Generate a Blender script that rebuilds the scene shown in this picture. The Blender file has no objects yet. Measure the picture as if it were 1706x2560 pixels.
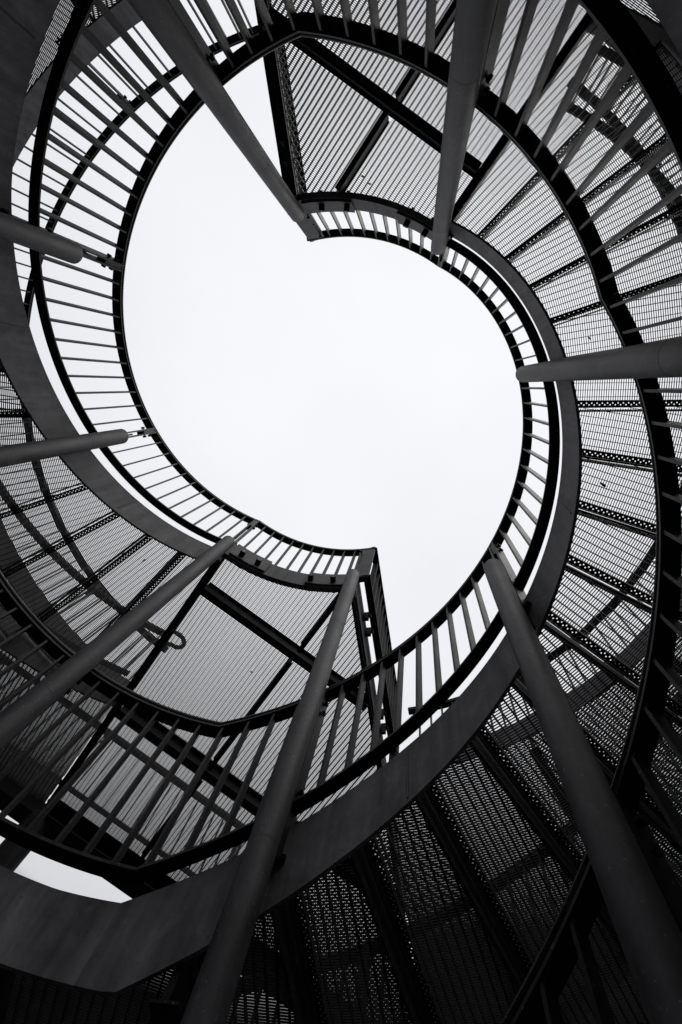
import bpy, math, random
import numpy as np
from mathutils import Matrix, Vector
random.seed(7)
PI = math.pi
D2R = math.radians
S = 1.2            # metres per tower unit (one unit = radius of the ring of inner columns)
Z0 = 1.343         # camera height in tower units
scene = bpy.context.scene

# ------------------------------------------------------------------ camera
CX, CY = -0.4959, 0.0926          # tower axis as seen from the camera, in tower units
cam_d = bpy.data.cameras.new('camera'); cam = bpy.data.objects.new('camera', cam_d)
scene.collection.objects.link(cam); scene.camera = cam
cam_d.sensor_fit = 'VERTICAL'; cam_d.sensor_height = 36.0
cam_d.lens = 1580.54 / 2560 * 36.0
cam_d.clip_start = 0.02; cam_d.clip_end = 2000
zx = np.array([1041.279 - 853, 964.999 - 1280, 1580.54]); zx /= np.linalg.norm(zx)
e = np.array([0, 0, 1.0]); v = np.cross(zx, e); cc = zx @ e
K = np.array([[0, -v[2], v[1]], [v[2], 0, -v[0]], [-v[1], v[0], 0]])
RR = np.eye(3) + K + K @ K / (1 + cc)
X, Y, Zb = RR @ [1, 0, 0], RR @ [0, -1, 0], RR @ [0, 0, -1]
m4 = Matrix.Identity(4)
for i in range(3):
    m4[i][0], m4[i][1], m4[i][2] = X[i], Y[i], Zb[i]
m4[0][3], m4[1][3], m4[2][3] = -CX * S, -CY * S, Z0 * S
cam.matrix_world = m4

# ------------------------------------------------------------------ overcast sky, soft sun, exposure
SUN_EL, SUN_AZ = 70.0, 125.0
world = bpy.data.worlds.new('World'); scene.world = world; world.use_nodes = True
nt = world.node_tree; nt.nodes.clear()
N = lambda t: nt.nodes.new(t)
sky = N('ShaderNodeTexSky'); sky.sky_type = 'NISHITA'; sky.sun_disc = False
sky.sun_elevation = D2R(SUN_EL); sky.sun_rotation = D2R(SUN_AZ)
hs = N('ShaderNodeHueSaturation'); hs.inputs['Saturation'].default_value = 0.15
tc = N('ShaderNodeTexCoord'); nz = N('ShaderNodeTexNoise'); nz.inputs['Scale'].default_value = 2.2
nz.inputs['Detail'].default_value = 5
mr = N('ShaderNodeMapRange'); mr.inputs['From Min'].default_value = .3; mr.inputs['From Max'].default_value = .7
mr.inputs['To Min'].default_value = 8.9; mr.inputs['To Max'].default_value = 9.75
cl = N('ShaderNodeMix'); cl.data_type = 'RGBA'; cl.inputs[0].default_value = 0.96
tint = N('ShaderNodeVectorMath'); tint.operation = 'SCALE'; tint.inputs[0].default_value = (0.985, 1.0, 1.035)
bg = N('ShaderNodeBackground'); bg.inputs['Strength'].default_value = 0.1
wo = N('ShaderNodeOutputWorld')
L = nt.links.new
sx = N('ShaderNodeSeparateXYZ'); cie = N('ShaderNodeValToRGB')       # overcast zenith, dark horizon added to cut side light below about 35 degrees
els = cie.color_ramp.elements
els[0].position = 0; els[0].color = (.015,) * 3 + (1,)
els[1].position = 1; els[1].color = (1.03,) * 3 + (1,)
for p_, v_ in ((.44, .015), (.605, .06), (.645, .74), (.70, .82)):
    q_ = els.new(p_); q_.color = (v_,) * 3 + (1,)
mu = N('ShaderNodeMath'); mu.operation = 'MULTIPLY'
L(tc.outputs['Generated'], sx.inputs[0]); L(sx.outputs['Z'], cie.inputs['Fac'])
L(tc.outputs['Generated'], nz.inputs['Vector']); L(nz.outputs['Fac'], mr.inputs['Value'])
L(mr.outputs['Result'], mu.inputs[0]); L(cie.outputs['Color'], mu.inputs[1])
L(mu.outputs[0], tint.inputs['Scale']); L(sky.outputs['Color'], hs.inputs['Color'])
sm = N('ShaderNodeMix'); sm.data_type = 'RGBA'; sm.blend_type = 'MULTIPLY'; sm.inputs[0].default_value = 1
L(hs.outputs['Color'], sm.inputs[6]); L(cie.outputs['Color'], sm.inputs[7]); L(sm.outputs[2], cl.inputs[6]); L(tint.outputs['Vector'], cl.inputs[7])
L(cl.outputs[2], bg.inputs['Color']); L(bg.outputs['Background'], wo.inputs['Surface'])
sd = bpy.data.lights.new('sun', 'SUN'); sd.energy = 0.75; sd.angle = D2R(35); sd.color = (1, .97, .93)
so = bpy.data.objects.new('sun', sd); scene.collection.objects.link(so)
so.rotation_euler = (D2R(90 - SUN_EL), 0, D2R(180 - SUN_AZ))
scene.view_settings.view_transform = 'Standard'; scene.view_settings.look = 'None'
scene.view_settings.exposure = 0.0; scene.view_settings.gamma = 1.0
scene.cycles.max_bounces = 8

# ------------------------------------------------------------------ materials
def metal(name, base, rough=.5, var=.6, spec=.10, scratch=True, bump=.12):
    m = bpy.data.materials.new(name); m.use_nodes = True
    t = m.node_tree; b = t.nodes['Principled BSDF']; n = t.nodes.new; l = t.links.new
    co = n('ShaderNodeTexCoord'); oi = n('ShaderNodeObjectInfo')
    n1 = n('ShaderNodeTexNoise'); n1.inputs['Scale'].default_value = 6; n1.inputs['Detail'].default_value = 8
    n1.inputs['Roughness'].default_value = .65
    mp = n('ShaderNodeMapping'); mp.inputs['Scale'].default_value = (22, 22, 2.2)   # runs down the steel
    n2 = n('ShaderNodeTexNoise'); n2.inputs['Scale'].default_value = 1.0; n2.inputs['Detail'].default_value = 6
    n3 = n('ShaderNodeTexNoise'); n3.inputs['Scale'].default_value = 75; n3.inputs['Detail'].default_value = 3
    l(co.outputs['Object'], n1.inputs['Vector']); l(co.outputs['Object'], mp.inputs['Vector'])
    l(mp.outputs['Vector'], n2.inputs['Vector']); l(co.outputs['Object'], n3.inputs['Vector'])
    a = n('ShaderNodeMath'); a.operation = 'ADD'; l(n1.outputs['Fac'], a.inputs[0]); l(n2.outputs['Fac'], a.inputs[1])
    r = n('ShaderNodeMapRange'); r.inputs['From Min'].default_value = .65; r.inputs['From Max'].default_value = 1.35
    r.inputs['To Min'].default_value = 1 - var; r.inputs['To Max'].default_value = 1 + var
    l(a.outputs[0], r.inputs['Value'])
    s = n('ShaderNodeVectorMath'); s.operation = 'SCALE'; s.inputs[0].default_value = base
    l(r.outputs['Result'], s.inputs['Scale'])
    last = s.outputs['Vector']
    if scratch:                                  # scuffed, chalky patches
        n4 = n('ShaderNodeTexNoise'); n4.inputs['Scale'].default_value = 11; n4.inputs['Detail'].default_value = 12; n4.inputs['Roughness'].default_value = .78
        n4.inputs['Distortion'].default_value = .8
        mp4 = n('ShaderNodeMapping'); mp4.inputs['Scale'].default_value = (1, 1, .35); mp4.inputs['Location'].default_value = (3.1, 1.7, .4)
        l(co.outputs['Object'], mp4.inputs['Vector']); l(mp4.outputs['Vector'], n4.inputs['Vector'])
        r4 = n('ShaderNodeMapRange'); r4.inputs['From Min'].default_value = .52; r4.inputs['From Max'].default_value = .72
        r4.inputs['To Max'].default_value = .6
        l(n4.outputs['Fac'], r4.inputs['Value'])
        m5 = n('ShaderNodeMix'); m5.data_type = 'RGBA'; m5.inputs[7].default_value = tuple(min(1, c_ * 2.1 + .01) for c_ in base) + (1,)
        l(r4.outputs['Result'], m5.inputs[0]); l(last, m5.inputs[6]); last = m5.outputs[2]
    if scratch:                                  # pale chips and scuffs in the paint
        r2 = n('ShaderNodeMapRange'); r2.inputs['From Min'].default_value = .66; r2.inputs['From Max'].default_value = .72
        l(n3.outputs['Fac'], r2.inputs['Value'])
        mx = n('ShaderNodeMix'); mx.data_type = 'RGBA'; mx.inputs[7].default_value = (.16, .16, .165, 1)
        l(r2.outputs['Result'], mx.inputs[0]); l(last, mx.inputs[6]); last = mx.outputs[2]
    l(last, b.inputs['Base Color'])
    r3 = n('ShaderNodeMapRange'); r3.inputs['To Min'].default_value = rough - .12; r3.inputs['To Max'].default_value = rough + .15
    l(n1.outputs['Fac'], r3.inputs['Value']); l(r3.outputs['Result'], b.inputs['Roughness'])
    b.inputs['Specular IOR Level'].default_value = spec
    if bump:
        bp = n('ShaderNodeBump'); bp.inputs['Strength'].default_value = bump; bp.inputs['Distance'].default_value = .004
        l(n3.outputs['Fac'], bp.inputs['Height']); l(bp.outputs['Normal'], b.inputs['Normal'])
    return m
M_COL = metal('column_paint', (.068, .066, .075), .60)
M_STR = metal('stringer_paint', (.175, .170, .185), .62)
M_RAIL = metal('railing_paint', (.034, .033, .037), .5)
M_BEAM = metal('beam_paint', (.020, .020, .022), .55)
M_GRATE = metal('galvanised_grating', (.020, .020, .0215), .6, scratch=False, bump=0)
M_NOSE = metal('nosing_steel', (.028, .028, .030), .5)
M_BOLT = metal('bolt_steel', (.03, .03, .032), .42, scratch=False)
M_SEAM = metal('weld_bead', (.13, .13, .135), .5, scratch=False)
M_LEAF = metal('dead_leaf', (.05, .032, .018), .8, scratch=False)
def ground_mat():
    m = bpy.data.materials.new('gravel_paving'); m.use_nodes = True
    t = m.node_tree; b = t.nodes['Principled BSDF']; n = t.nodes.new; l = t.links.new
    co = n('ShaderNodeTexCoord'); a = n('ShaderNodeTexNoise'); a.inputs['Scale'].default_value = 30; a.inputs['Detail'].default_value = 8
    v_ = n('ShaderNodeTexVoronoi'); v_.inputs['Scale'].default_value = 55
    l(co.outputs['Object'], a.inputs['Vector']); l(co.outputs['Object'], v_.inputs['Vector'])
    cr = n('ShaderNodeValToRGB'); cr.color_ramp.elements[0].color = (.010, .010, .010, 1); cr.color_ramp.elements[1].color = (.024, .0235, .023, 1)
    l(a.outputs['Fac'], cr.inputs['Fac']); l(cr.outputs['Color'], b.inputs['Base Color'])
    b.inputs['Roughness'].default_value = .9
    bp = n('ShaderNodeBump'); bp.inputs['Strength'].default_value = .5; l(v_.outputs['Distance'], bp.inputs['Height']); l(bp.outputs['Normal'], b.inputs['Normal'])
    return m
M_GROUND = ground_mat()

# ------------------------------------------------------------------ mesh helpers (tower units, camera at z = 0)
def pol(r, deg): return np.array([r * math.cos(D2R(deg)), r * math.sin(D2R(deg))])
def cs(deg): return np.array([math.cos(D2R(deg)), math.sin(D2R(deg))])
class MB:
    def __init__(s): s.v = []; s.f = []; s.n = 0
    def add(s, verts, faces):
        verts = np.asarray(verts, float).reshape(-1, 3)
        s.v.append(verts); s.f += [tuple(i + s.n for i in f) for f in faces]; s.n += len(verts); return s
    BF = [(0, 3, 2, 1), (4, 5, 6, 7), (0, 1, 5, 4), (1, 2, 6, 5), (2, 3, 7, 6), (3, 0, 4, 7)]
    def prism(s, poly, z0, z1):                 # four-cornered plan
        p = np.asarray(poly, float)
        if np.cross(p[1] - p[0], p[2] - p[0]) < 0: p = p[::-1]
        n = len(p)
        vs = np.vstack([np.c_[p, np.full(n, z0)], np.c_[p, np.full(n, z1)]])
        fs = [tuple(range(n))[::-1], tuple(range(n, 2 * n))] + [(i, (i + 1) % n, n + (i + 1) % n, n + i) for i in range(n)]
        return s.add(vs, fs)
    def bar(s, a, b, hw, z0, z1):               # straight bar from a to b in plan
        a = np.asarray(a, float); b = np.asarray(b, float); d = b - a; L_ = np.hypot(*d)
        if L_ < 1e-6: return s
        d /= L_; t = np.array([-d[1], d[0]]) * hw
        vs = [(*(a - t), z0), (*(b - t), z0), (*(b + t), z0), (*(a + t), z0), (*(a - t), z1), (*(b - t), z1), (*(b + t), z1), (*(a + t), z1)]
        return s.add(vs, s.BF)
    def sweep(s, prof, frames):                 # prof: (n, dz) closed loop; frames: (px, py, nx, ny, z)
        k = len(prof); vs = []
        for (px, py, nx, ny, z) in frames:
            for (n, dz) in prof: vs.append((px + nx * n, py + ny * n, z + dz))
        fs = []
        for i in range(len(frames) - 1):
            for j in range(k):
                a = i * k + j; b = i * k + (j + 1) % k
                fs.append((a, b, b + k, a + k))
        fs.append(tuple(range(k))[::-1]); o = (len(frames) - 1) * k; fs.append(tuple(range(o, o + k)))
        return s.add(vs, fs)
    def cyl(s, a, b, r, n=12, bev=0):           # round bar from a to b
        a = Vector(a); b = Vector(b); d = (b - a).normalized()
        u = d.orthogonal().normalized(); w = d.cross(u)
        rings = [(a, r), (b, r)] if not bev else [(a, r), (b - d * bev, r), (b - d * bev * .3, r - bev * .3), (b, r - bev)]
        vs = []; fs = []
        for c_, rr in rings:
            for i in range(n):
                t = 2 * PI * i / n; vs.append(tuple(c_ + (u * math.cos(t) + w * math.sin(t)) * rr))
        for q in range(len(rings) - 1):
            for i in range(n): fs.append((q * n + i, q * n + (i + 1) % n, (q + 1) * n + (i + 1) % n, (q + 1) * n + i))
        fs.append(tuple(range(n))[::-1]); o = (len(rings) - 1) * n; fs.append(tuple(range(o, o + n)))
        return s.add(vs, fs)
    def tube(s, pts, r, n=10):                  # round bar along a polyline
        P = [Vector(p) for p in pts]; vs = []; fs = []
        for i, p in enumerate(P):
            d = (P[min(i + 1, len(P) - 1)] - P[max(i - 1, 0)]).normalized()
            u = d.cross(Vector((0, 0, 1)))
            u = u.normalized() if u.length > 1e-3 else Vector((1, 0, 0)); w = d.cross(u)
            for j in range(n):
                t = 2 * PI * j / n; vs.append(tuple(p + (u * math.cos(t) + w * math.sin(t)) * r))
        for i in range(len(P) - 1):
            for j in range(n): fs.append((i * n + j, i * n + (j + 1) % n, (i + 1) * n + (j + 1) % n, (i + 1) * n + j))
        fs.append(tuple(range(n))[::-1]); o = (len(P) - 1) * n; fs.append(tuple(range(o, o + n)))
        return s.add(vs, fs)
    def arr(s): return np.vstack(s.v)
def rect(n0, n1, z0, z1): return [(n0, z0), (n1, z0), (n1, z1), (n0, z1)]
def circ(n, z, r, k=12): return [(n + r * math.cos(2 * PI * i / k), z + r * math.sin(2 * PI * i / k)) for i in range(k)]

def mk(name, mb, mat, parent, base, smooth=False):
    vs = (mb.arr() - base) * S
    me = bpy.data.meshes.new(name); me.from_pydata(vs.tolist(), [], mb.f); me.materials.append(mat)
    me.validate(); me.update()
    if smooth:
        import bmesh
        bm = bmesh.new(); bm.from_mesh(me)
        for ed in bm.edges:
            ed.smooth = not (len(ed.link_faces) == 2 and ed.calc_face_angle(0) > D2R(38))
        for fa in bm.faces: fa.smooth = True
        bm.to_mesh(me); bm.free()
    o = bpy.data.objects.new(name, me); scene.collection.objects.link(o)
    if parent: o.parent = parent
    return o
def tagit(o, label, cat, group=None):
    o['label'] = label; o['category'] = cat
    if group: o['group'] = group
class Thing:
    """collects parts in tower units; build() makes the Empty at the base and one mesh per part"""
    def __init__(s, name, label, cat, group=None): s.name, s.label, s.cat, s.group = name, label, cat, group; s.parts = []
    def part(s, name, mb, mat, subs=(), smooth=False): s.parts.append((name, mb, mat, subs, smooth)); return s
    def build(s):
        A = np.vstack([p[1].arr() for p in s.parts]); base = np.array([*((A.min(0) + A.max(0)) / 2)[:2], A[:, 2].min()])
        r = bpy.data.objects.new(s.name, None); scene.collection.objects.link(r); r.empty_display_size = .2
        r.location = (base[0] * S, base[1] * S, (base[2] + Z0) * S); tagit(r, s.label, s.cat, s.group); s.base = base
        for n, mb, mat, subs, sm in s.parts:
            o = mk(n, mb, mat, r, base, sm)
            for q in subs: mk(q[0], q[1], q[2], o, base, sm)
        s.root = r; return s
def dup(root, deg, dz, label):
    """the same thing turned about the tower axis"""
    def rec(o, par):
        c = o.copy(); scene.collection.objects.link(c)
        if par: c.parent = par
        for ch in list(o.children): rec(ch, c)
        return c
    r = rec(root, None); a = D2R(deg); x, y, z = root.location
    r.location = (x * math.cos(a) - y * math.sin(a), x * math.sin(a) + y * math.cos(a), z + dz * S)
    r.rotation_euler = (0, 0, root.rotation_euler[2] + a); r['label'] = label
    return r

# ------------------------------------------------------------------ the tower's measures
ZT, ZB = 4.427, 1.967                     # handrail heights on the two landings
PH0 = -98.1                               # first inner column
A0, A1, A2, A3 = -54.0, 99.0, 162.0, 315.0   # flight, landing, flight of the first spiral (degrees)
RISE = (ZT - ZB) / 17
DECK = .85                                # handrail above the walking level
ZDECK = ZT - DECK; ZMID = ZB - DECK; ZLOW = ZT - 2 * (ZT - ZB)
def zr(a):
    sl = (ZT - ZB) / 153.0
    if a < A0: return ZT
    if a < A1: return ZT - sl * (a - A0)
    if a < A2: return ZB
    return max(ZB - sl * (a - A2), ZLOW)
def arc(a0, a1, zf=zr, step=1.5):
    n = max(2, int(math.ceil(abs(a1 - a0) / step)) + 1)
    return [(0, 0, math.cos(D2R(a)), math.sin(D2R(a)), zf(a)) for a in np.linspace(a0, a1, n)]
BAL = 45.0 / 11
def lattice(a0, a1, sp=BAL, ref=PH0, m=.6):
    k0 = math.ceil((a0 + m - ref) / sp); k1 = math.floor((a1 - m - ref) / sp)
    return [ref + sp * k for k in range(k0, k1 + 1)]

# ------------------------------------------------------------------ ground
g = MB().prism([(-60, -60), (60, -60), (60, 60), (-60, 60)], -Z0 - .25, -Z0)
gr = mk('ground', g, M_GROUND, None, np.array([0, 0, -Z0])); gr['kind'] = 'structure'

# ------------------------------------------------------------------ inner columns
TOPS = [3.55, 3.54, 3.08, 2.41]
COLLAB = ['round column from the upper left whose top meets the free corner of the landing in the upper middle',
          'round column running down from the top edge to the small balustrade under the mesh landing',
          'round column pointing in level from the right edge to the right rim of the sky opening',
          'broad round column rising from the bottom right corner towards the sky opening',
          'round column rising from the dark bottom to the notched corner of the lower mesh landing',
          'round column slanting in from the left edge to the left end of the lower mesh landing',
          'round column entering level from the left edge with its free end before the left balustrade, the lower of two',
          'short round column entering high on the left edge beside the dark curved plate, the upper of two']
def support_column(i):
    az = PH0 + 45 * i; p = pol(1.0, az); z1 = TOPS[i % 4]
    t = Thing('support_column', COLLAB[i], 'column', 'eight columns around the stair well')
    b = MB().cyl((*p, -Z0), (*p, z1), .0378, 40, .004)
    t.part('shaft', b, M_COL, smooth=True)
    for zr_ in ((1.62, 3.05) if i % 2 else (1.30, 2.72)):
        if zr_ < z1 - .25: t.part('weld_ring', MB().cyl((*p, zr_ - .0009), (*p, zr_ + .0009), .0380, 40), M_COL, smooth=True)
    f = MB().cyl((*p, -Z0 + .001), (*p, -Z0 + .02), .08, 24, .003)
    t.part('base_plate', f, M_BEAM, smooth=True)
    u = cs(az); tg = np.array([-u[1], u[0]])
    zs = {0: [3.62, 4.0], 1: [3.60, 4.0], 2: [zr(PH0 + 90) - .95, zr(PH0 + 90) - .36], 3: [zr(PH0 + 135) - .95, zr(PH0 + 135) - .36]}[i % 4]
    for k, zc in enumerate(zs):                 # lugs between column and balustrade post
        zt = min(zc + .09, z1 + .20)
        lug = MB().bar(p + u * .034, p + u * .115, .0045, zc - .10 if zc - .1 < z1 - .05 else z1 - .10, zt)
        t.part('lug', lug, M_RAIL)
    t.build()
for i in range(8): support_column(i)

# ------------------------------------------------------------------ tread: one mesh set shared by every tread
R_IN, R_OUT = 1.103, 2.196
TD = 9.0; OV = .25
def grating(mb, inside, ulo, uhi, vlo, vhi, U, V, z, pitch_b=.0275, pitch_c=.00917, hb=.0225, tb=.0011, tcr=.00084, hc=.0068):
    """bearing bars along U, thin cross bars along V, clipped to inside(x, y)"""
    def runs(mask):
        d = np.diff(np.r_[0, mask.astype(int), 0]); return zip(np.where(d == 1)[0], np.where(d == -1)[0] - 1)
    for vv in np.arange(vlo + pitch_b * .5, vhi, pitch_b):
        us = np.arange(ulo, uhi, .004); P = us[:, None] * U + vv * V
        for a, b in runs(inside(P[:, 0], P[:, 1])): mb.bar(P[a], P[b], tb, z - hb, z)
    for uu in np.arange(ulo + pitch_c * .5, uhi, pitch_c):
        vs = np.arange(vlo, vhi, .004); P = vs[:, None] * V + uu * U
        for a, b in runs(inside(P[:, 0], P[:, 1])): mb.bar(P[a], P[b], tcr, z - hc, z - .001)
def tread_meshes():
    U, V = np.array([1., 0]), np.array([0., -1])       # U out along the nosing, V back under the step above
    tb = math.tan(D2R(TD + OV))
    STRIP = .026
    def ins(x, y):
        r = np.hypot(x, y); w = -y
        return (r > R_IN + .004) & (r < R_OUT - .006) & (w > STRIP) & (w < x * tb - .004)
    gm = MB(); grating(gm, ins, 1.08, 2.21, 0, .43, U, V, 0)
    fr = MB()                                          # frame flats round the grating
    rin = R_IN + .002; rout = R_OUT - .004
    back = lambda r: pol(r, -(TD + OV))
    fr.bar((rin, -STRIP), (rout, -STRIP), .0016, -.0255, .0005)
    fr.bar(back(rin), back(rout), .002, -.0335, .0006)
    for r_ in (rin, rout):
        ang = np.linspace(-1.0, -(TD + OV) + .1, 8)
        fr.sweep(rect(r_ - .0018, r_ + .0018, -.0253, .0004), [(0, 0, math.cos(D2R(a)), math.sin(D2R(a)), 0) for a in ang])
    # support angle under the rear edge
    u_ = cs(-(TD + OV)); n_ = np.array([u_[1], -u_[0]])
    fr.bar(u_ * rin + n_ * .004, u_ * rout + n_ * .004, .002, -.045, -.0345)
    # perforated nosing strip, two staggered rows of holes
    st = MB(); pit = .0235; rows = 2; w = STRIP - .003; cw = w / rows
    def cell(x0, x1, y0, y1, hx, hy, hr):
        k = 8
        oct_ = [(hx + hr * math.cos(2 * PI * (i + .5) / k), hy + hr * math.sin(2 * PI * (i + .5) / k)) for i in range(k)]
        out = [(x1, hy + (y1 - hy) * .41), (hx + (x1 - hx) * .41, y1), (hx - (hx - x0) * .41, y1), (x0, hy + (y1 - hy) * .41),
               (x0, hy - (hy - y0) * .41), (hx - (hx - x0) * .41, y0), (hx + (x1 - hx) * .41, y0), (x1, hy - (hy - y0) * .41)]
        cor = [(x1, y1), (x0, y1), (x0, y0), (x1, y0)]
        vs = []
        for z_ in (-.004, -.001): vs += [(*q, z_) for q in oct_] + [(*q, z_) for q in out] + [(*q, z_) for q in cor]
        fs = []
        for base, fl in ((0, True), (20, False)):
            ff = [(base + i, base + 8 + i, base + 8 + (i + 1) % 8, base + (i + 1) % 8) for i in range(8)]
            ff += [(base + 8, base + 16, base + 9), (base + 10, base + 17, base + 11), (base + 12, base + 18, base + 13), (base + 14, base + 19, base + 15)]
            fs += [f[::-1] for f in ff] if fl else ff
        fs += [(i, (i + 1) % 8, 20 + (i + 1) % 8, 20 + i) for i in range(8)]
        st.add(vs, fs)
    pit = .0205; x = R_IN + .004; ym = -.0125; rh = .0072
    while x + pit < R_OUT:
        cell(x, x + pit, ym, ym + rh, x + pit * .27, ym + rh * .5, .0030)
        cell(x, x + pit, ym - rh, ym, x + pit * .77, ym - rh * .5, .0030)
        x += pit
    for ya, yb in ((ym + rh, -.0005), (-STRIP + .0015, ym - rh)):
        st.bar((R_IN + .004, (ya + yb) / 2), (x, (ya + yb) / 2), abs(yb - ya) / 2, -.004, -.001)
    st.bar((R_IN + .003, -.001), (R_OUT - .004, -.001), .001, -.058, -.0005)   # folded front lip
    rp = MB()                                          # riser plate between two steps, in lengths with a slit under each
    seg = 4; L_ = (R_OUT - R_IN - .01) / seg
    for k in range(seg):
        a = R_IN + .005 + k * L_
        rp.bar((a + .003, .0115), (a + L_ - .003, .0115), .002, -RISE + .003, -.012)
    return gm, fr, st, rp
def tomesh(name, mb, mat):
    me = bpy.data.meshes.new(name); me.from_pydata((mb.arr() * S).tolist(), [], mb.f); me.materials.append(mat); me.update(); return me
_g, _f, _s, _r = tread_meshes()
TM = [tomesh('tread', _f, M_BEAM), tomesh('grating', _g, M_GRATE), tomesh('nosing_strip', _s, M_NOSE), tomesh('riser_plate', _r, M_BEAM)]

def plate(r0, r1, P):
    m = MB(); vs = []
    for a, zt, zb_ in P:
        for r_, z_ in ((r0, zb_), (r1, zb_), (r1, zt), (r0, zt)): vs.append((*pol(r_, a), z_))
    fs = []; n = len(P)
    for i in range(n - 1):
        for j in range(4):
            a_ = i * 4 + j; b_ = i * 4 + (j + 1) % 4; fs.append((a_, b_, b_ + 4, a_ + 4))
    fs += [(3, 2, 1, 0), (4 * n - 4, 4 * n - 3, 4 * n - 2, 4 * n - 1)]
    return m.add(vs, fs)
# ------------------------------------------------------------------ stair flight
def slope_pts(a0, a1): return arc(a0, a1, zr, 1.5)
def flight(a0, a1, ztop, label):
    """stringers follow the slope; 16 steps, each a part with grating, nosing strip and riser plate"""
    t = Thing('stair_flight', label, 'stair flight', 'flights of the double spiral stair')
    P = []
    for a in np.linspace(a0, a1, 104):
        w = min(max((a - a0 - 94) / 35, 0), 1); w = w * w * (3 - 2 * w)       # the plate rises a little towards the landing
        P.append((a, zr(a) - .818 + .043 * w, max(zr(a) - 1.086 + .036 * w, zr(a1) - .982)))
    t.part('inner_stringer', plate(1.088, 1.099, P), M_STR)
    t.part('outer_stringer', plate(2.206, 2.218, P), M_STR)
    for a in (a0 + 27.5, a0 + 72.5, a0 + 117.5):
        zt, zb_ = zr(a) - .822, zr(a) - 1.04; d = random.uniform(-.6, .6); q = pol(1.0865, a); q2 = pol(1.0865, a + d)
        t.part('weld_seam', MB().tube([(*q, zb_), (*((q + q2) / 2), (zb_ + zt) / 2), (*q2, zt)], .0024, 6), M_SEAM, smooth=True)
    t.build()
    for k in range(1, 17):
        a = a0 + 9 * k; z = ztop - RISE * k
        par = t.root
        for q, me in enumerate(TM):
            o = bpy.data.objects.new(me.name, me); scene.collection.objects.link(o); o.parent = par
            if q == 0:
                o.location = ((0 - t.base[0]) * S, (0 - t.base[1]) * S, (z - t.base[2]) * S)
                o.rotation_euler = (0, 0, D2R(a)); par = o
    return t
F1 = flight(A0, A1, ZDECK, 'upper mesh stair flight winding down the right side from the upper mesh landing')
dup(F1.root, 180, 0, 'upper mesh stair flight winding down the left side from the lower left mesh landing')
F3 = flight(A2, A3, ZMID, 'dark lowest stair flight beginning at the upper left and passing behind the left edge')
dup(F3.root, 180, 0, 'dark lowest stair flight passing close by the bottom right corner behind a near handrail')

# ------------------------------------------------------------------ railings
def hexbolt(mb, c, d, L_=.05, r=.010):
    c = np.array(c, float); d = np.array(d, float)
    mb.cyl(c - d * L_ / 2, c + d * L_ / 2, r * .45, 8)
    mb.cyl(c - d * (L_ / 2), c - d * (L_ / 2 - .011), r, 6); mb.cyl(c + d * (L_ / 2 - .011), c + d * L_ / 2, r, 6)
def post(t, fr, n0, low=.90, high=.045, bolts=(.09, .16, .62, .88)):
    px, py, nx, ny, z = fr; p = np.array([px, py]); n = np.array([nx, ny]); tg = np.array([-ny, nx])
    m = MB(); bs = []
    for s in (-1, 1):
        m.bar(p + n * (n0 - .003) + tg * s * .0125, p + n * (n0 + .055) + tg * s * .0125, .0042, z - low, z - high)
    for b in bolts:
        bo = MB(); hexbolt(bo, (*(p + n * (n0 + .022)), z - b), (*tg, 0), .062, .0105); bs.append(('bolt', bo, M_BOLT))
    m.bar(p + n * (n0 + .002), p + n * (n0 + .045), .0082, z - .20, z - high - .001)
    t.part('post', m, M_RAIL, bs)
def rail_set(t, runs, n0, bal_fr, post_fr, tube_n=.018, tube_z=-.0175, gap=.705, tube_ends=True, low=.90):
    """runs: list of frame lists; flats, tube, balusters and posts share the same section"""
    hr, tr, br = MB(), MB(), MB()
    for fr in runs:
        hr.sweep(circ(n0 + tube_n, tube_z, .0172), fr)
        tr.sweep(rect(n0, n0 + .047, -.045, -.0352), fr)
        br.sweep(rect(n0, n0 + .044, -gap, -gap + .010), fr)
    t.part('handrail', hr, M_RAIL, smooth=True); t.part('top_rail', tr, M_RAIL); t.part('bottom_rail', br, M_RAIL)
    for q in bal_fr:
        px, py, nx, ny, z = q; p = np.array([px, py]); n = np.array([nx, ny]); tg = np.array([-ny, nx])
        b = MB().bar(p + n * (n0 + .004), p + n * (n0 + .041), .0038, z - gap + .008, z - .043)
        for zz, sg in ((z - gap + .010, 1), (z - .045, -1)):      # weld fillets, rounding the corners
            for s in (-1, 1):
                a_ = p + n * (n0 + .006); c_ = p + n * (n0 + .039)
                vs = [(*(a_ + tg * s * .0037), zz), (*(c_ + tg * s * .0037), zz), (*(a_ + tg * s * .0105), zz), (*(c_ + tg * s * .0105), zz),
                      (*(a_ + tg * s * .0037), zz + sg * .008), (*(c_ + tg * s * .0037), zz + sg * .008)]
                b.add(vs, [(0, 1, 3, 2), (2, 3, 5, 4), (0, 4, 5, 1), (0, 2, 4), (1, 5, 3)])
        t.part('baluster', b, M_RAIL)
    for q in post_fr: post(t, q, n0, low)
F = lambda a, zf=zr: (0, 0, math.cos(D2R(a)), math.sin(D2R(a)), zf(a))
def is_col(a): return abs(((a - PH0 + 22.5) % 45) - 22.5) < .6
def spiral_rail(name, a0, a1, n0, label, cat, group, sp=BAL, tube_n=.018, split=None):
    t = Thing(name, label, cat, group)
    la = lattice(a0, a1, sp)
    bal = [F(a) for a in la if not is_col(a)]; ps = [F(a) for a in la if is_col(a)]
    rail_set(t, [arc(a0, a1)], n0, bal, ps, tube_n)
    return t.build()
GI, GO = 'balustrades around the stair well', 'outer balustrades of the stair'
r1 = spiral_rail('stair_railing', A0, A1, 1.06, 'sloping balustrade along the right rim of the sky opening, over the grey curved plate', 'railing', GI)
dup(r1.root, 180, 0, 'sloping balustrade along the left rim of the sky opening with thin bars against the sky')
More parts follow.
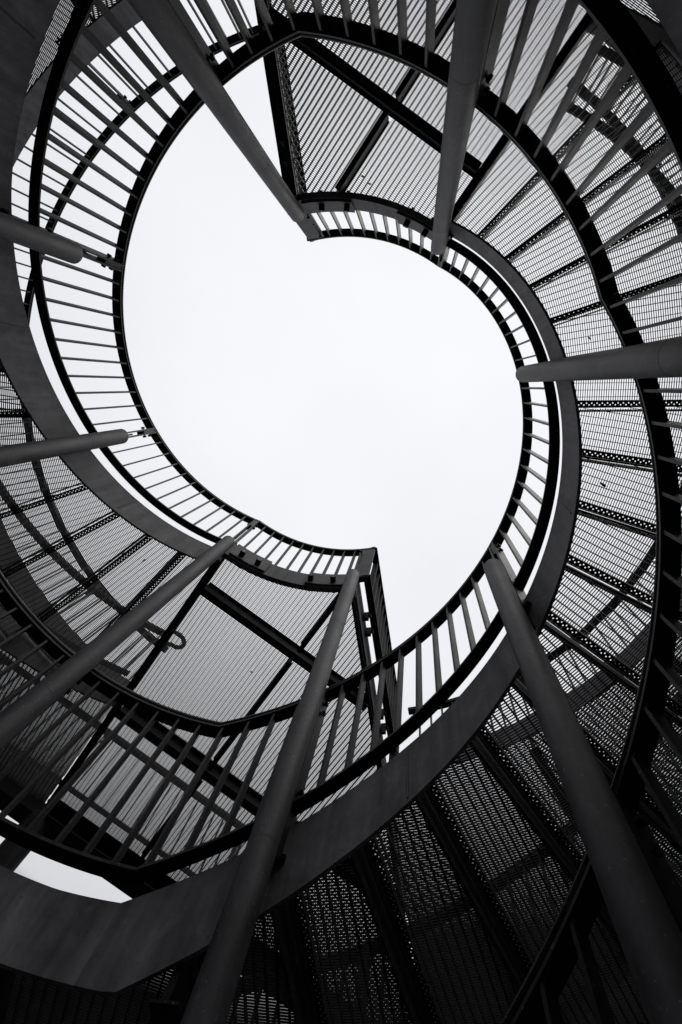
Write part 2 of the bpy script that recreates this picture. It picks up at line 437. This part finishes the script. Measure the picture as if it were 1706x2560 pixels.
r2 = spiral_rail('stair_railing', A1 + .02, A2, 1.06, 'level balustrade at the lower left, bending at a kink before the mesh landing', 'railing', GI)
dup(r2.root, 180, 0, 'near level balustrade across the top edge, bending at a kink beside the mesh landing')
r3 = spiral_rail('stair_railing', A2 + .02, A3, 1.06, 'balustrade of the lowest flight, nearly hidden at the upper left', 'railing', GI)
dup(r3.root, 180, 0, 'dark near balustrade curving along the right edge down to the bottom right')
q1 = spiral_rail('outer_railing', A0 + 2, A1, 2.20, 'outer balustrade of the right stair seen through its mesh steps at the top right', 'railing', GO, 45 / 22)
dup(q1.root, 180, 0, 'outer balustrade of the left stair seen through its mesh steps at the left')

# ------------------------------------------------------------------ lower landings (between the flights of one spiral)
def sector_inside(a0, a1, r0, umax, U):
    def f(x, y):
        r = np.hypot(x, y); a = np.degrees(np.arctan2(y, x)); am = (a0 + a1) / 2
        d = (a - am + 180) % 360 - 180
        return (r > r0) & (np.abs(d) < (a1 - a0) / 2) & (x * U[0] + y * U[1] < umax)
    return f
def mid_landing(label):
    t = Thing('stair_landing', label, 'landing', 'landings of the stair')
    sl = (ZT - ZB) / 153.0
    P = [(a, ZB - .775 - .012 * min(1, (a - A1) / 8) - .031 * max(0, (a - A2 + 12) / 12), min(ZB - .982, ZB + sl * (A2 - a) - 1.086)) for a in np.linspace(A1 + .01, A2 - .01, 60)]
    t.part('inner_stringer', plate(1.088, 1.099, P), M_STR)
    t.part('outer_stringer', plate(2.206, 2.218, P), M_STR)
    for a0, a1 in ((89.4, 126), (126, 162)):
        am = (a0 + a1) / 2; U = cs(am); V = np.array([-U[1], U[0]])
        def ins(x, y, a0=a0, a1=a1):
            r = np.hypot(x, y); a = np.degrees(np.arctan2(y, x)) % 360
            return (r > 1.105) & (r < 2.19) & (a > a0 + .3) & (a < a1 - .3)
        gm = MB(); grating(gm, ins, .9, 2.2, -.8, .8, U, V, ZMID)
        t.part('grating_panel', gm, M_GRATE)
    for a in (89.3, 108, 126, 144, 161.6):
        b = MB(); u = cs(a); b.bar(u * 1.10, u * 2.2, .008, ZMID - .12, ZMID - .0265)
        b.bar(u * 1.10, u * 2.2, .03, ZMID - .128, ZMID - .1205)
        t.part('cross_beam', b, M_BEAM)
    return t.build()
ml = mid_landing('dark underside of the middle landing filling the lower left corner, with a kinked edge plate')
dup(ml.root, 180, 0, 'dark underside of the middle landing at the top right corner, mostly beyond the frame')

# ------------------------------------------------------------------ upper landings with their bolted edge plates and railing
EA = PH0 + .2                                           # free end
def top_landing(label, ub, vc, u2):
    t = Thing('mesh_landing', label, 'landing', 'landings of the stair')
    U = cs(A0); V = np.array([U[1], -U[0]])             # V runs from the nosing to the free end
    zb = ZDECK - .0265
    edge = lambda a0, a1: [F(a, lambda _: 0) for a in np.linspace(a0, a1, 24)]
    t.part('edge_channel', MB().sweep([(1.060, 3.515), (1.088, 3.507), (1.088, 3.515), (1.070, 3.524), (1.070, 3.735), (1.060, 3.735)], edge(EA, A0 + .5)), M_STR)
    for a0, a1 in ((EA + 1.5, EA + 16.0), (A0 - 14.5, A0 - 1.5)):
        bs = []
        for a in ((a0 + 5.5, a0 + 13.0) if a0 < -80 else (a0 + 3.5, a0 + 9.5)):
            u = cs(a)
            for zc in (3.585,):
                bo = MB(); bs.append(('bolt', bo, M_BOLT)); bo.cyl((*(u * 1.012), zc), (*(u * 1.047), zc), .017, 6); bo.cyl((*(u * 1.040), zc), (*(u * 1.115), zc), .009, 8)
                bo.cyl((*(u * 1.072), zc), (*(u * 1.098), zc), .017, 6)
        t.part('splice_plate', MB().sweep(rect(1.047, 1.059, 3.535, 3.738), edge(a0, a1)), M_STR, bs)
    cut = [1.09, ub, u2, 3.24]
    dz = .13
    def beam(a, b, hw=.012, d=dz, fl=.032):
        m = MB(); m.bar(a, b, hw * .5, zb - d + .008, zb); m.bar(a, b, fl, zb - d, zb - d + .0075); m.bar(a, b, fl * .8, zb - .0075, zb + .0005); return m
    Ue = cs(EA); Te = np.array([Ue[1], -Ue[0]])
    t.part('nosing_beam', beam(U * 1.08 + V * .008, U * 3.20 + V * .006, fl=.020), M_BEAM)
    t.part('end_beam', beam(Ue * 1.07 - Te * .01, Ue * 3.42 / math.cos(D2R(A0 - EA)) * .945 - Te * .0, fl=.011, d=.09), M_BEAM)
    t.part('end_plate', MB().bar(Ue * 1.06 + Te * .006, Ue * 3.30 + Te * .006, .005, 3.50, 3.735), M_STR)
    def vend(u): return u * math.tan(D2R(A0 - EA)) - .03
    for u_, w_ in ((ub, .023), (u2, .030)):
        t.part('long_beam', beam(U * u_ + V * .03, U * u_ + V * vend(u_), fl=w_), M_BEAM)
    vlow = lambda v: math.sqrt(max(1.075 ** 2 - v * v, 0))
    t.part('cross_beam', beam(U * vlow(vc) + V * vc, U * (ub - .04) + V * vc, fl=.014), M_BEAM)
    t.part('cross_beam', beam(U * (ub + .04) + V * vc, U * (u2 - .045) + V * vc, fl=.014), M_BEAM)
    t.part('cross_beam', beam(U * (u2 + .045) + V * vc, U * 3.17 + V * vc, fl=.014), M_BEAM)
    t.part('outer_beam', beam(U * 3.265 + V * -.0, U * 3.265 + V * vend(3.265), fl=.078, d=.17), M_BEAM)
    def ins_f(ulo, uhi, vlo, vhi):
        def ins(x, y):
            r = np.hypot(x, y); u = x * U[0] + y * U[1]; w = x * V[0] + y * V[1]
            return (r > 1.086) & (u > ulo) & (u < uhi) & (w > vlo) & (w < vhi) & (w < u * math.tan(D2R(A0 - EA)) - .02)
        return ins
    for ulo, uhi in ((.5, ub), (ub + .004, u2), (u2 + .004, 3.29)):
        for vlo, vhi in ((.012, vc), (vc + .004, 4)):
            gm = MB(); grating(gm, ins_f(ulo, uhi, vlo, vhi), max(ulo - .02, .6), uhi + .02, 0, 3.4, U, V, ZDECK)
            if gm.n: t.part('grating_panel', gm, M_GRATE)
    # perforated nosing along the first step edge
    ns = MB(); 
    s_ = _s.arr().copy(); ca, sa = math.cos(D2R(A0)), math.sin(D2R(A0))
    ns.add(np.c_[s_[:, 0] * ca - s_[:, 1] * sa, s_[:, 0] * sa + s_[:, 1] * ca, s_[:, 2] + ZDECK], _s.f)
    t.part('nosing_strip', ns, M_NOSE)
    rp = MB(); s_ = _r.arr().copy()
    rp.add(np.c_[s_[:, 0] * ca - s_[:, 1] * sa, s_[:, 0] * sa + s_[:, 1] * ca, s_[:, 2] + ZDECK], _r.f)
    t.part('riser_plate', rp, M_BEAM)
    return t.build()
top_landing('mesh landing in the upper middle, its free edge beside a white wedge of sky', 1.385, .56, 2.33)
tl = top_landing('tmp', 1.30, .70, 2.30)
tl.root['label'] = 'mesh landing at the lower left centre with bolted edge plates and a notched corner'
a = tl.root.location.copy(); tl.root.location = (-a.x, -a.y, a.z); tl.root.rotation_euler = (0, 0, PI)

def landing_rail(label):
    t = Thing('landing_railing', label, 'railing', 'balustrades of the two upper landings')
    la = lattice(PH0 - 1, A0)
    bal = [F(a) for a in la if not is_col(a)]
    ps = []
    Ue = cs(PH0); Te = np.array([Ue[1], -Ue[0]])        # outward across the free end
    OFF = .035
    def fe(s): p = Ue * s - Te * (1.06 - OFF); return (p[0], p[1], Te[0], Te[1], ZT)
    endr = [fe(s) for s in np.linspace(1.06, 2.32, 12)]
    bale = [fe(s) for s in np.arange(1.17, 2.27, .078)]
    rail_set(t, [arc(PH0 - 3.4, A0 - .02), endr], 1.06, bal + bale, ps + [fe(2.27)])
    cp = MB(); q = Ue * 1.064                              # wide flat post that closes the corner
    cp.bar(q - Te * .038 + Ue * .006, q + Te * .068 + Ue * .006, .007, ZT - .72, ZT - .0455)
    cp.bar(q - Te * .022 - Ue * .003, q - Te * .016 - Ue * .003, .004, ZT - .40, ZT - .12)
    bs = []
    for z_ in (ZT - .16, ZT - .62):
        bo = MB(); hexbolt(bo, (*(q - Te * .022), z_), (*Ue, 0), .05, .009); bs.append(('bolt', bo, M_BOLT))
    t.part('corner_post', cp, M_RAIL, bs)
    for s in (1.30, 1.40, 1.95, 2.05):
        p = Ue * s; br = MB().bar(p + Te * .010, p + Te * .042, .011, 3.60, 3.70)
        bo = MB(); hexbolt(bo, (*(p + Te * .018), 3.65), (*Te, 0), .075, .015)
        t.part('bracket', br, M_BEAM, [('bolt', bo, M_BOLT)])
    return t.build()
lr = landing_rail('short balustrade of the upper landing hanging over the sky at the upper middle')
dup(lr.root, 180, 0, 'short balustrade of the lower landing, with a sharp corner and bars seen edge on')

# ------------------------------------------------------------------ gallery around the stair at the top
def gallery(label, UM=3.30):
    t = Thing('gallery', label, 'gallery', 'galleries around the top of the stair')
    zb = ZDECK - .0265
    b0, b1 = A0 + 180 - 360, PH0 + 360 - 360 - 0         # -234 .. -98.1
    b0, b1 = 126.0, 261.9
    k = lambda a: F(a, lambda _: 0)
    ring = [k(a) for a in np.linspace(b0 + .3, b1 - 1.0, 90)]
    t.part('edge_plate', MB().sweep(rect(2.285, 2.295, 3.53, 3.73), ring), M_STR)
    for s, (a0, a1, am) in enumerate(((b0, 148.9, 125.4), (148.9, 193.9, 171.4), (193.9, 238.9, 216.4), (238.9, b1, 261.4))):
        U = cs(am); V = np.array([-U[1], U[0]])
        def ins(x, y, a0=a0, a1=a1, U=U):
            r = np.hypot(x, y); a = np.degrees(np.arctan2(y, x)) % 360
            return (r > 2.298) & (a > a0 + (.62 if a0 == b0 else .05)) & (a < a1 - .05) & (x * U[0] + y * U[1] < UM + .05)
        gm = MB(); grating(gm, ins, 2.1, UM + .06, -UM * .43, UM * .43, U, V, ZDECK, hb=.027, hc=.0086)
        t.part('grating_panel', gm, M_GRATE)
        for a in ((a0,) if s == 3 else () if s == 0 else (a0, am)):
            u = cs(a); L1 = (UM - .07) / math.cos(D2R(a - am)); m = MB()
            m.bar(u * 2.30, u * L1, .006, zb - .13, zb); m.bar(u * 2.30, u * L1, .03, zb - .138, zb - .1305)
            t.part('joist', m, M_BEAM)
        m = MB(); p0, p1 = [U * UM + V * UM * math.tan(D2R(q - am)) for q in (a0, a1)]
        m.bar(p0, p1, .006, zb - .16, zb); m.bar(p0, p1, .07, zb - .168, zb - .1605)
        t.part('outer_beam', m, M_BEAM)
    return t.build()
g1 = gallery('raised mesh gallery outside the left stair, its grey edge plate visible at top left')
g2 = gallery('wide raised mesh gallery outside the right stair, glimpsed as dark layers through the mesh steps', 5.2)
a = g2.root.location.copy(); g2.root.location = (-a.x, -a.y, a.z); g2.root.rotation_euler = (0, 0, PI)


def gallery_guard(label, _=None):
    t = Thing('gallery_guard', label, 'railing', 'guard railings of the gallery')
    zt = lambda _: ZT
    b0, b1 = 126.4, 258.6
    la = lattice(b0, b1, 45 / 22, 234.0)
    posts = [189.0, 234.0, 144.0]
    bal = [F(a, zt) for a in la if min(abs(a - q) for q in posts) > .5]
    rail_set(t, [arc(b0, b1, zt)], 2.328, bal, [F(a, zt) for a in posts], low=.86)
    return t.build()
gg = gallery_guard('thin level guard railing beyond the left stair, seen through its bars at the upper left', False)
dup(gg.root, 180, 0, 'thin level guard railing beyond the right stair, glimpsed through the mesh at the top right')
def return_bend(parent):
    """the loop in which the stair's outer handrail turns back"""
    rc, rr = 2.240, .054; u = cs(126.2); w = np.array([u[1], -u[0]])   # the loop that joins the stair's outer handrail
    pts = []
    for q in np.linspace(0, PI, 13):
        pts.append((*(u * (rc + rr * math.cos(q)) + w * rr * math.sin(q) * 1.3), ZT - .0175))
    pts = [(*(pol(2.346, 129.4)), ZT - .0175), (*(pol(2.330, 128.0)), ZT - .0175), (*(pol(2.302, 126.8)), ZT - .0175)] + pts + [(*(pol(2.182, 128.4)), ZT - .045)]
    mk('handrail_loop', MB().tube(pts, .0172, 12), M_RAIL, parent.root, parent.base, True)
return_bend(gg)


def outer_guard(mid, label):
    t = Thing('parapet_railing', label, 'railing', 'outermost railings of the gallery')
    U = cs(mid); V = np.array([-U[1], U[0]]); h = 3.26 * math.tan(D2R(22.4))
    def fr(s): p = V * s + U * (3.235 - 1.06); return (p[0], p[1], U[0], U[1], ZT)
    rail_set(t, [[fr(s) for s in np.linspace(-h, h, 12)]], 1.06, [fr(s) for s in np.arange(-h + .05, h, .083)], [fr(-h + .02), fr(0), fr(h - .02)], low=.9)
    return t.build()
outer_guard(A0 + 180, 'outermost railing seen as thin lines through the mesh floor at the lower left')

# ------------------------------------------------------------------ the outer post that carries the gallery
def outer_post(az, label):
    t = Thing('gallery_post', label, 'column')
    p = pol(3.28, az)
    t.part('shaft', MB().cyl((*p, -Z0), (*p, 3.40), .085, 36), M_COL, smooth=True)
    m = MB().bar(p - cs(az) * .16, p + cs(az) * .10, .012, 3.20, 3.385); t.part('gusset', m, M_BEAM)
    t.part('base_plate', MB().cyl((*p, -Z0 + .001), (*p, -Z0 + .02), .13, 24), M_BEAM, smooth=True)
    t.build()
outer_post(125.75, 'outer round post behind the lower left balustrade, beside the bright gap of sky')

# ------------------------------------------------------------------ dead leaves lying on the mesh
def leaf(r, a, z, rot, size, label):
    m = MB(); n = 9; up = []; 
    for i in range(n):
        s = i / (n - 1); w = math.sin(PI * s ** .8) * .36 * (1 + .25 * math.sin(9 * s)); x = (s - .5) * 2
        up.append((x, w, .10 * math.sin(PI * s) + .25 * w, x, 0, .02 * math.sin(PI * s), x, -w, .10 * math.sin(PI * s) + .3 * w))
    vs = []; 
    for q in up:
        for j in range(3): vs.append((q[3 * j], q[3 * j + 1], q[3 * j + 2] + .10))
    off = len(vs); vs += [(x_, y_, z_ - .05) for (x_, y_, z_) in vs[:off]]
    fs = []
    for i in range(n - 1):
        for j in range(2):
            a_ = i * 3 + j; fs.append((a_, a_ + 3, a_ + 4, a_ + 1)); fs.append((off + a_, off + a_ + 1, off + a_ + 4, off + a_ + 3))
        fs.append((i * 3, off + i * 3, off + i * 3 + 3, i * 3 + 3)); fs.append((i * 3 + 2, i * 3 + 5, off + i * 3 + 5, off + i * 3 + 2))
    c_, s_ = math.cos(rot) * size, math.sin(rot) * size; p = pol(r, a)
    V_ = np.array(vs); W = np.c_[V_[:, 0] * c_ - V_[:, 1] * s_, V_[:, 0] * s_ + V_[:, 1] * c_, V_[:, 2] * size]
    m.add(W, fs)
    o = mk('dead_leaf', m, M_LEAF, None, np.zeros(3)); o.location = (p[0] * S, p[1] * S, (z + Z0 + .001) * S)
    tagit(o, label, 'leaf', 'dead leaves on the mesh')
for r, a, z, lab in (
    (1.19, -80, ZDECK, 'dead leaf on the upper landing mesh beside the slanting beam'),
    (1.16, -78, ZDECK, 'smaller dead leaf on the upper landing mesh, next to the plate with bolts'),
    (1.72, 107, ZDECK, 'dead leaf on the wide mesh panel of the lower landing'),
    (1.33, 140, ZDECK - 2 * RISE, 'dead leaf on the second mesh step above the left landing'),
    (1.25, -13, ZDECK - 5 * RISE, 'dead leaf on a mesh step right of the sky opening'),
    (1.22, 13, ZDECK - 8 * RISE, 'dead leaf on a mesh step just below the level right column')):
    leaf(r, a, z, random.random() * 6, random.uniform(.009, .016), lab)
